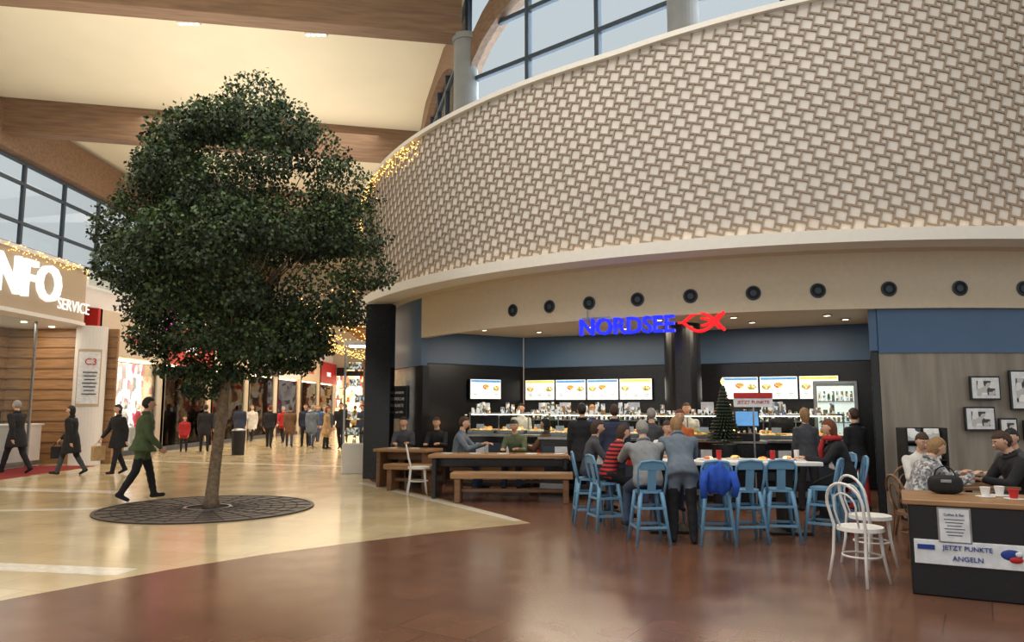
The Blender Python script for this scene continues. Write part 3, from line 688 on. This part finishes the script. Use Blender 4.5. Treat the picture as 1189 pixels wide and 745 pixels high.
def loftm(bm_v,bm_f,secs):
    n=16;o=len(bm_v)
    for (c,ax,ay,rx,ry) in secs:
        for k in range(n):
            t=2*math.pi*k/n; bm_v.append(tuple(c+ax*rx*math.cos(t)+ay*ry*math.sin(t)))
    for i in range(len(secs)-1):
        for k in range(n): bm_f.append((o+i*n+k,o+i*n+(k+1)%n,o+(i+1)*n+(k+1)%n,o+(i+1)*n+k))
    bm_f.append(tuple(o+k for k in range(n))[::-1]); bm_f.append(tuple(o+(len(secs)-1)*n+k for k in range(n)))
def caps(V,Fc,p0,r0,p1,r1):
    d=(p1-p0); L=d.length; d=d.normalized(); a=Vector((0,0,1)) if abs(d.z)<.9 else Vector((1,0,0)); x=d.cross(a).normalized(); y=d.cross(x)
    secs=[]
    for t in (-.95,-.7,-.35,0): secs.append((p0+d*r0*t,x,y,r0*math.sqrt(1-t*t),r0*math.sqrt(1-t*t)))
    for t in (0,.35,.7,.95): secs.append((p1+d*r1*t,x,y,r1*math.sqrt(1-t*t),r1*math.sqrt(1-t*t)))
    loftm(V,Fc,secs)
def person(x,y,face,top='black',bot='jeans',hair='brown',H=1.72,pose='stand',seat=.46,lean=None,hl=0,coat=0,arms=None,legs=None,shoe='black',hp=0,hy=0,bulk=1.0,bag=None,skin=None,vox=.017,name=None,z0=0.004):
    s=H/1.75; skin=skin or SK; V=[];Fc=[];seg=[]
    if lean is None: lean={'stand':2,'walk':4,'sit':10}[pose]
    if legs is None:
        legs={'stand':[(4,4,3),(-3,2,3)],'walk':[(20,6,1),(-13,18,1)],'sit':[(82,82,6),(80,84,6)]}[pose]
    if arms is None:
        arms={'stand':[(4,8,18),(2,8,14)],'walk':[(-18,6,15),(20,6,26)],'sit':[(38,10,62),(34,8,66)]}[pose]
    L=R_(lean); u=Vector((0,math.sin(L),math.cos(L))); fw=Vector((0,math.cos(L),-math.sin(L))); X=Vector((1,0,0))
    def legpts(P):
        out=[]
        for sd,(hf,kf,ab) in zip((-1,1),legs):
            hip=P+X*sd*.088*s; a=R_(hf); d=Vector((sd*math.sin(R_(ab)),math.sin(a),-math.cos(a))).normalized(); knee=hip+d*.43*s
            b=R_(hf-kf); d2=Vector((sd*math.sin(R_(ab))*.4,math.sin(b),-math.cos(b))).normalized(); ank=knee+d2*.415*s
            fpch=min(0,(hf-kf)*.8) if pose=='walk' else 0
            if pose=='walk' and hf-kf>0: fpch=(hf-kf)*.6
            f=R_(fpch); fd=Vector((sd*.15,math.cos(f),math.sin(f))).normalized()
            fu=Vector((0,-math.sin(f),math.cos(f)))
            heel=ank-fu*.03*s-fd*.03*s; toe=ank-fu*.045*s+fd*.15*s
            out.append((hip,knee,ank,heel,toe))
        return out
    lp=legpts(Vector((0,0,0)))
    if pose=='sit': zp=seat+.105*s
    else: zp=-min(min(q[3].z-.042*s,q[4].z-.028*s) for q in lp)
    P=Vector((0,0,zp)); lp=legpts(P)
    b=bulk
    T=[(-.1,.13,.1),(-.02,.17,.12),(.08,.162,.116),(.18,.148,.108),(.30,.168,.12),(.40,.187,.115),(.465,.162,.092),(.505,.097,.072),(.54,.058,.06),(.62,.05,.053)]
    secs=[]
    for (t,rx,ry) in T:
        bb=b if t<.5 else 1; secs.append((P+u*t*s,X,fw,rx*s*bb,ry*s*bb))
    loftm(V,Fc,secs)
    hem=-.08 if coat else -.02
    for sx in (-.07,0,.07):
        seg.append((P+X*sx*s+u*(-.1)*s,P+X*sx*s+u*hem*s,.1*s,.1*s,1))
        seg.append((P+X*sx*s+u*hem*s,P+X*sx*s+u*.45*s,.11*s*b,.1*s*b,0))
    seg.append((P+u*.52*s,P+u*.62*s,.05*s,.05*s,2))
    if coat and pose!='sit':
        sk=[(P+u*.12*s,X,fw,.155*s*b,.115*s*b),(P-Vector((0,0,.0)),X,fw,.185*s*b,.14*s*b),(P-Vector((0,0,coat*.6)),X,fw,.2*s*b,.17*s*b),(P-Vector((0,0,coat)),X,fw,.205*s*b,.185*s*b)]
        loftm(V,Fc,sk)
        for sx in (-.09,-.04,0,.04,.09):
            for sy in (-.06,.06): seg.append((P+X*sx*s+fw*sy,P+X*sx*s+fw*sy-Vector((0,0,coat+.01)),.11*s*b,.115*s*b,0))
    for (hip,knee,ank,heel,toe) in lp:
        mid=knee.lerp(ank,.3)
        caps(V,Fc,hip,.098*s,knee,.068*s); caps(V,Fc,knee,.066*s,mid,.066*s); caps(V,Fc,mid,.066*s,ank,.052*s); caps(V,Fc,ank,.045*s,heel,.042*s); caps(V,Fc,heel,.042*s,toe,.034*s)
        seg+= [(hip,knee,.098*s,.068*s,1),(knee,ank,.068*s,.054*s,1),(heel,toe,.045*s,.035*s,3),(ank-Vector((0,0,.01)),heel,.036*s,.045*s,3)]
    hands=[]
    for sd,(af,ab,ef) in zip((-1,1),arms):
        sh=P+u*.435*s+X*sd*.172*s*b; a=R_(af); aa=R_(ab); d=Vector((sd*math.sin(aa),math.sin(a)*math.cos(aa),-math.cos(a)*math.cos(aa))); el=sh+d*.285*s
        e=R_(af+ef); inw=-sd*.28*min(1,ef/50); d2=Vector((inw,math.sin(e),-math.cos(e))).normalized(); wr=el+d2*.245*s
        caps(V,Fc,sh,.064*s*b,el,.05*s*b); caps(V,Fc,el,.05*s*b,wr,.036*s*b); caps(V,Fc,wr,.029*s,wr+d2*.04*s,.026*s)
        seg+= [(sh,el,.065*s*b,.05*s*b,0),(el,wr,.05*s*b,.037*s*b,0),(wr+d2*.02*s,wr+d2*.05*s,.028*s,.028*s,2)]
        hands.append((sd,wr+d2*.02*s,d2))
    me=bpy.data.meshes.new('b'); me.from_pydata(V,[],Fc); ob=bpy.data.objects.new('b',me); sc.collection.objects.link(ob)
    bm=bmesh.new(); bm.from_mesh(me); bmesh.ops.recalc_face_normals(bm,faces=bm.faces); bm.to_mesh(me); bm.free()
    md=ob.modifiers.new('r','REMESH'); md.mode='VOXEL'; md.voxel_size=vox; sm=ob.modifiers.new('s','SMOOTH'); sm.factor=.5; sm.iterations=4
    dg=bpy.context.evaluated_depsgraph_get(); m2=bpy.data.meshes.new_from_object(ob.evaluated_get(dg))
    nv=len(m2.vertices); co=np.empty(nv*3); m2.vertices.foreach_get('co',co); co=co.reshape(-1,3)
    fl=[tuple(p.vertices) for p in m2.polygons]; fc=np.array([co[list(f)].mean(0) for f in fl])
    bpy.data.objects.remove(ob); bpy.data.meshes.remove(me); bpy.data.meshes.remove(m2)
    fold=.004*(np.sin(co[:,2]*55+co[:,0]*30)*np.sin(co[:,0]*40+co[:,1]*25))
    co[:,1]+=fold*(co[:,2]>.15)
    best=np.full(len(fc),9.); lab=np.zeros(len(fc),int)
    for (p0,p1,r0,r1,lb) in seg:
        p0=np.array(p0);p1=np.array(p1);d=p1-p0; t=np.clip(((fc-p0)@d)/max(1e-9,d@d),0,1); q=p0+t[:,None]*d; dd=np.linalg.norm(fc-q,axis=1)-(r0+(r1-r0)*t)
        k=dd<best; best[k]=dd[k]; lab[k]=lb
    m=MB(); tm=K[top];bmz=K[bot];sh_=K[shoe]; ml=[tm,bmz,skin,sh_]
    for q in ml: m.mi(q)
    m.v=[tuple(c) for c in co]; m.f=fl; m.fm=[m.mi(ml[k]) for k in lab]; m.sm=[True]*len(fl)
    for (sd,w,d) in hands:
        sidev=d.cross(Vector((0,0,1))); sidev=sidev.normalized() if sidev.length>.2 else Vector((0,1,0)) 
        if abs(d.z)>.7: sidev=Vector((0,1,0))-d*d.y; sidev.normalize()
        nr=d.cross(sidev).normalized()
        if nr.x*sd>0: nr=-nr
        if abs(d.z)<=.7: nr=Vector((0,0,-1))-d*(-d.z); nr.normalize()
        Mx=Matrix((sidev,nr,d)).transposed()
        m.ell(w+d*.055*s,(.04*s,.017*s,.052*s),skin,12,8,M=Mx)
        for i,(off,ln) in enumerate(((-.03,.062),(-.01,.074),(.01,.07),(.029,.055))):
            b0=w+d*.09*s+sidev*off*s; b1=b0+(d*.9+nr*.35)*ln*.5*s; b2=b1+(d*.55+nr*.8)*ln*.32*s; b3=b2+(d*.2+nr*.95)*ln*.22*s
            m.tube([b0-d*.01,b1,b2,b3],[.0095*s,.0088*s,.008*s,.006*s],skin,6)
        ts=1 if abs(d.z)>.7 else -sd*(1 if sidev.x>0 else -1)
        b0=w+d*.03*s+sidev*ts*.03*s; b1=b0+(sidev*ts*.6+d*.7+nr*.2)*.035*s; b2=b1+(d*.9+nr*.4)*.028*s; m.tube([b0,b1,b2],[.012*s,.01*s,.007*s],skin,6)
    hpit=R_(lean*.6+hp); HM=Matrix.Rotation(R_(hy),3,'Z')@Matrix.Rotation(-hpit,3,'X')
    hc=P+u*.575*s+HM@Vector((0,.018,.115))*s; k=s
    def hf_(d,p):
        p=p.copy()
        if d.z<0: p.x*=1-.28*(-d.z)**1.3; p.y*= (1-.12*(-d.z)) if d.y>0 else (1-.4*(-d.z))
        if d.y>.6 and abs(d.x)<.5 and -.1<d.z<.35: p.y-=.006*k
        return p
    m.ell(hc,(.074*k,.095*k,.115*k),skin,20,16,M=HM,fn=hf_)
    def hq(a): return hc+HM@(Vector(a)*k)
    m.ell(hq((0,.098,-.015)),(.012*k,.018*k,.024*k),skin,8,6,M=HM@Matrix.Rotation(R_(-15),3,'X'))
    m.ell(hq((0,.09,-.058)),(.024*k,.008*k,.009*k),M_lip,8,6,M=HM)
    for sx in (-1,1):
        m.ell(hq((sx*.029,.08,.01)),(.013*k,.01*k,.008*k),M_eye,8,6,M=HM); m.ell(hq((sx*.029,.0875,.01)),(.0055*k,.004*k,.0055*k),M_iris,8,6,M=HM)
        m.tube([hq((sx*.014,.089,.03)),hq((sx*.03,.088,.035)),hq((sx*.045,.078,.03))],.0035*k,Hh[hair],5)
        m.ell(hq((sx*.075,-.003,0)),(.009*k,.018*k,.03*k),skin,8,6,M=HM)
    def hairf(d,p):
        p=p.copy(); f=1.0
        if d.y>.15 and d.z<.42: f=.86
        elif d.y>-.25 and d.z<-.05 and not hl: f=.86
        elif d.z<-.45 and not hl: f=.86
        p*=f
        if f==1 : p*=1+.02*math.sin(d.x*13+d.z*9)
        if hl and d.z<0 and d.y<=.15:
            p.z=p.z*(1+hl*1.3); p.x*=1-.25*(-d.z)
        return p
    m.ell(hc+HM@Vector((0,-.008*k,.006*k)),(.083*k,.105*k,.12*k),Hh[hair],24,18,M=HM,fn=hairf)
    if coat or bulk>1.05:
        c0=P+u*.515*s; m.tube([c0+X*.075*s*math.cos(t)+fw*(.07*s*math.sin(t))+u*(.01*s-.015*math.sin(t)) for t in [q*math.pi/8 for q in range(16)]],.02*s,tm,8,closed=True)
    if bag:
        (sd,w,d)=hands[0 if bag[0]<0 else 1]; bp=w+d*.1*s; bm_=K[bag[1]]; bs=bag[2]
        m.box(bp.x,bp.y,bp.z-.12-bs*.5,.1,bs*.9,bs,bm_); 
        for oy in (-.04,.04): m.tube([(bp.x+oy,bp.y-.1,bp.z-.12),(bp.x+oy*.3,bp.y,bp.z),(bp.x+oy,bp.y+.1,bp.z-.12)],.006,bm_,5)
    return m.build(name or ('seated_person' if pose=='sit' else ('walking_person' if pose=='walk' else 'standing_person')),(x,y,z0),face,fix=False)
person(-11.9,18.0,85,'black','black','grey',1.78,'walk',coat=.3,bulk=1.2,name='man_in_black_coat',z0=.014)
person(-10.4,17.7,100,'black','dgrey','black',1.66,'walk',coat=.35,bulk=1.22,hl=.6,bag=(1,'black',.28),name='woman_in_dark_coat')
person(-9.4,17.9,150,'black','black','black',1.68,'walk',coat=.25,bulk=1.16,hl=.5,bag=(1,'tan',.34),legs=[(14,4,1),(-12,14,1)],name='woman_with_tan_bag')
person(-6.4,13.0,-62,'green','black','black',1.8,'walk',coat=.1,bulk=1.24,name='man_in_green_jacket',arms=[(-14,8,20),(12,8,30)],legs=[(17,5,2),(-12,18,2)])
far=[(-11.6,26.5,200,'red','black',1.3,'stand'),(-11.0,26.8,20,'black','black',1.7,'stand'),(-10.6,27.2,170,'dgrey','black',1.72,'stand'),(-12.0,34.5,180,'white','black',1.7,'walk'),(-9.4,29,10,'black','black',1.7,'walk'),(-8.8,29.6,15,'brown','jeans',1.68,'walk'),(-8.35,30.2,190,'navy','black',1.74,'stand'),(-7.95,29.7,5,'slate','jeans',1.7,'walk'),(-7.5,30.4,170,'dgrey','black',1.65,'walk'),(-7.1,28.6,-90,'tan','black',1.62,'stand'),(-6.45,28.2,180,'black','black',1.8,'walk'),(-6.0,30,150,'navy','jeans',1.7,'stand'),(-10.1,33,180,'red','black',1.65,'walk'),(-9.0,36,180,'grey','black',1.7,'walk'),(-8.0,38,0,'tan','black',1.7,'walk'),(-7.0,36,180,'dgrey','jeans',1.75,'stand'),(-10.8,40,0,'white','jeans',1.7,'walk'),(-6.4,33.2,30,'brown','black',1.68,'walk'),(-8.7,33.5,180,'blue','jeans',1.7,'walk'),(-7.6,34,10,'black','jeans',1.76,'walk'),(-9.9,30.5,190,'brown','black',1.66,'walk'),(-11.3,31,10,'navy','jeans',1.75,'stand'),(-8.2,42,180,'black','black',1.7,'walk'),(-9.8,37,180,'dgrey','black',1.72,'walk'),(-5.6,33,200,'red','jeans',1.66,'stand')]
hk=list(Hh)
for i,(x,y,f,t,b_,h,ps) in enumerate(far): person(x,y,f,t,b_,hk[i%5],h,ps,coat=.3 if i%2 else .1,bulk=1.12,hl=.5 if i%3==0 else 0,vox=.026)
person(-14.0,19.0,-90,'blue','black','brown',1.7,'stand',vox=.024); person(-14.0,17.2,-80,'white','black','blond',1.68,'stand',hl=.5,vox=.024)
person(-1.05,14.15,-100,'slate','jeans','brown',1.78,'sit',seat=.5,lean=12,name='man_at_table',arms=[(42,10,62),(40,8,70)])
person(-1.55,15.85,170,'black','jeans','brown',1.74,'sit',seat=.5,lean=15)
person(-2.3,16.0,180,'dgrey','black','black',1.72,'sit',seat=.5)
person(.1,14.25,165,'olive','jeans','black',1.72,'sit',seat=.5,lean=20)
person(.72,14.2,60,'brown','jeans','black',1.7,'sit',seat=.5,lean=8,coat=.1,bulk=1.15,hl=.5)
person(1.25,9.9,-75,'stripe','black','brown',1.5,'sit',seat=.63,lean=24,name='woman_in_striped_sweater',hl=.5,legs=[(70,80,6),(66,78,6)],arms=[(52,10,45),(48,8,50)])
person(1.63,9.02,4,'grey','jeans','grey',1.64,'sit',seat=.63,lean=24,bulk=1.18,name='man_in_grey_sweater',legs=[(70,80,12),(66,78,12)],arms=[(56,10,40),(52,8,45)])
person(2.03,9.0,-4,'slate','black','blond',1.62,'stand',lean=36,coat=.12,bulk=1.12,hl=.2,hp=5,arms=[(50,8,30),(44,8,40)],name='woman_leaning_over_table')
person(4.3,9.66,75,'black','black','red',1.6,'sit',seat=.63,lean=18,hl=.5,coat=.1,bulk=1.1,name='woman_with_red_scarf',legs=[(70,80,6),(66,78,6)])
person(2.2,10.74,180,'white','jeans','brown',1.52,'sit',seat=.63,lean=16,legs=[(70,80,6),(66,78,6)])
person(1.05,10.5,-90,'dgrey','jeans','brown',1.54,'sit',seat=.63,lean=14,hl=.4,legs=[(70,80,6),(66,78,6)])
m=MB(); m.tube([(.1*math.cos(t),.09*math.sin(t),0) for t in [k*math.pi/8 for k in range(16)]],.032,K['red'],8,closed=True); m.tube([(.03,.09,0),(.04,.14,-.14),(.03,.12,-.3)],[.03,.035,.04],K['red'],8); m.build('red_scarf',(4.14,9.69,1.2),75)
person(1.2,12.75,10,'black','black','black',1.68,'stand',coat=.2,bulk=1.1); person(1.7,12.4,-10,'navy','black','brown',1.66,'stand',bulk=1.1,coat=.15)
person(2.65,11.8,170,'orange','black','red',1.58,'stand',hl=.3); person(2.3,12.3,0,'dgrey','jeans','grey',1.6,'stand')
person(3.3,14.1,170,'white','black','brown',1.7,'stand'); person(1.6,14.9,180,'blue','black','blond',1.66,'stand',hl=.3); person(5.0,13.9,180,'black','black','black',1.72,'stand'); person(.2,16.5,180,'white','black','black',1.7,'stand')
person(5.4,11.75,20,'black','red','brown',1.6,'stand',coat=.1); person(4.6,11.7,10,'dgrey','black','blond',1.6,'stand',hl=.5)
person(4.42,8.3,-90,'pattern','jeans','blond',1.64,'sit',seat=.47,lean=24,hp=12,hl=.15,bulk=1.08,name='woman_in_patterned_sweater',arms=[(50,6,62),(46,6,70)])
person(5.7,8.35,85,'black','black','brown',1.72,'sit',seat=.47,lean=18,hp=10,coat=.1,bulk=1.15,name='man_in_dark_jacket')
person(5.0,9.3,175,'white','jeans','brown',1.62,'sit',seat=.47,lean=16,hp=10)
person(6.3,9.3,120,'dgrey','jeans','black',1.7,'sit',seat=.47,lean=16); clone(th2,'bentwood_chair',(6.3,9.3,ZF),120)

# ---------------------------------------------------------------- lights
def area(name,loc,rot,sx,sy,e,col):
    l=bpy.data.lights.new(name,'AREA'); l.shape='RECTANGLE'; l.size=sx; l.size_y=sy; l.energy=e; l.color=col
    o=bpy.data.objects.new(name,l); sc.collection.objects.link(o); o.location=loc; o.rotation_euler=[R_(a) for a in rot]; return o
area('roof_light_front',(-3,6,11.7),(0,0,0),16,9,1450,(1,.96,.91))
area('roof_light_back',(-9,30,11.7),(0,0,0),8,20,1300,(1,.92,.8))
area('added_ceiling_fill',(-8,21,7.2),(180,0,0),6,22,600,(1,.94,.83))  # added lamp with no fixture, brightens the ceiling from below
area('clerestory_daylight',(2.0,15.6,9.5),(90,0,-180-40),8,3.5,500,(.85,.92,1))
area('shop_downlight_left',(1.3,15.2,3.2),(0,0,-25),2.6,1.2,100,(1,.84,.62))
area('shop_downlight_right',(4.7,13.5,3.2),(0,0,-20),2.6,1.0,90,(1,.84,.62))
area('booth_light',(-13.2,17,3.8),(0,0,0),1.0,8,150,(1,.9,.75))
area('corridor_light',(-8.5,38,4.8),(0,0,0),7,20,700,(1,.85,.62))
w=bpy.data.worlds.new('world'); sc.world=w; w.use_nodes=True; wn=w.node_tree.nodes; wl=w.node_tree.links
bg=wn['Background']; tc=wn.new('ShaderNodeTexCoord'); sx=wn.new('ShaderNodeSeparateXYZ'); rp=wn.new('ShaderNodeValToRGB')
wl.new(tc.outputs['Generated'],sx.inputs[0]); wl.new(sx.outputs['Z'],rp.inputs['Fac']); wl.new(rp.outputs['Color'],bg.inputs['Color'])
rp.color_ramp.elements[0].position=0; rp.color_ramp.elements[0].color=lin((208,208,204))+(1,); rp.color_ramp.elements[1].position=.6; rp.color_ramp.elements[1].color=lin((212,218,222))+(1,)
bg.inputs['Strength'].default_value=1.1
sc.view_settings.view_transform='Standard'
cam=bpy.data.cameras.new('camera'); cam.lens=860/1189*36; cam.sensor_width=36; cam.clip_end=300
co=bpy.data.objects.new('camera',cam); sc.collection.objects.link(co); co.location=(0,0,1.6); co.rotation_euler=(R_(96.6),0,0); sc.camera=co
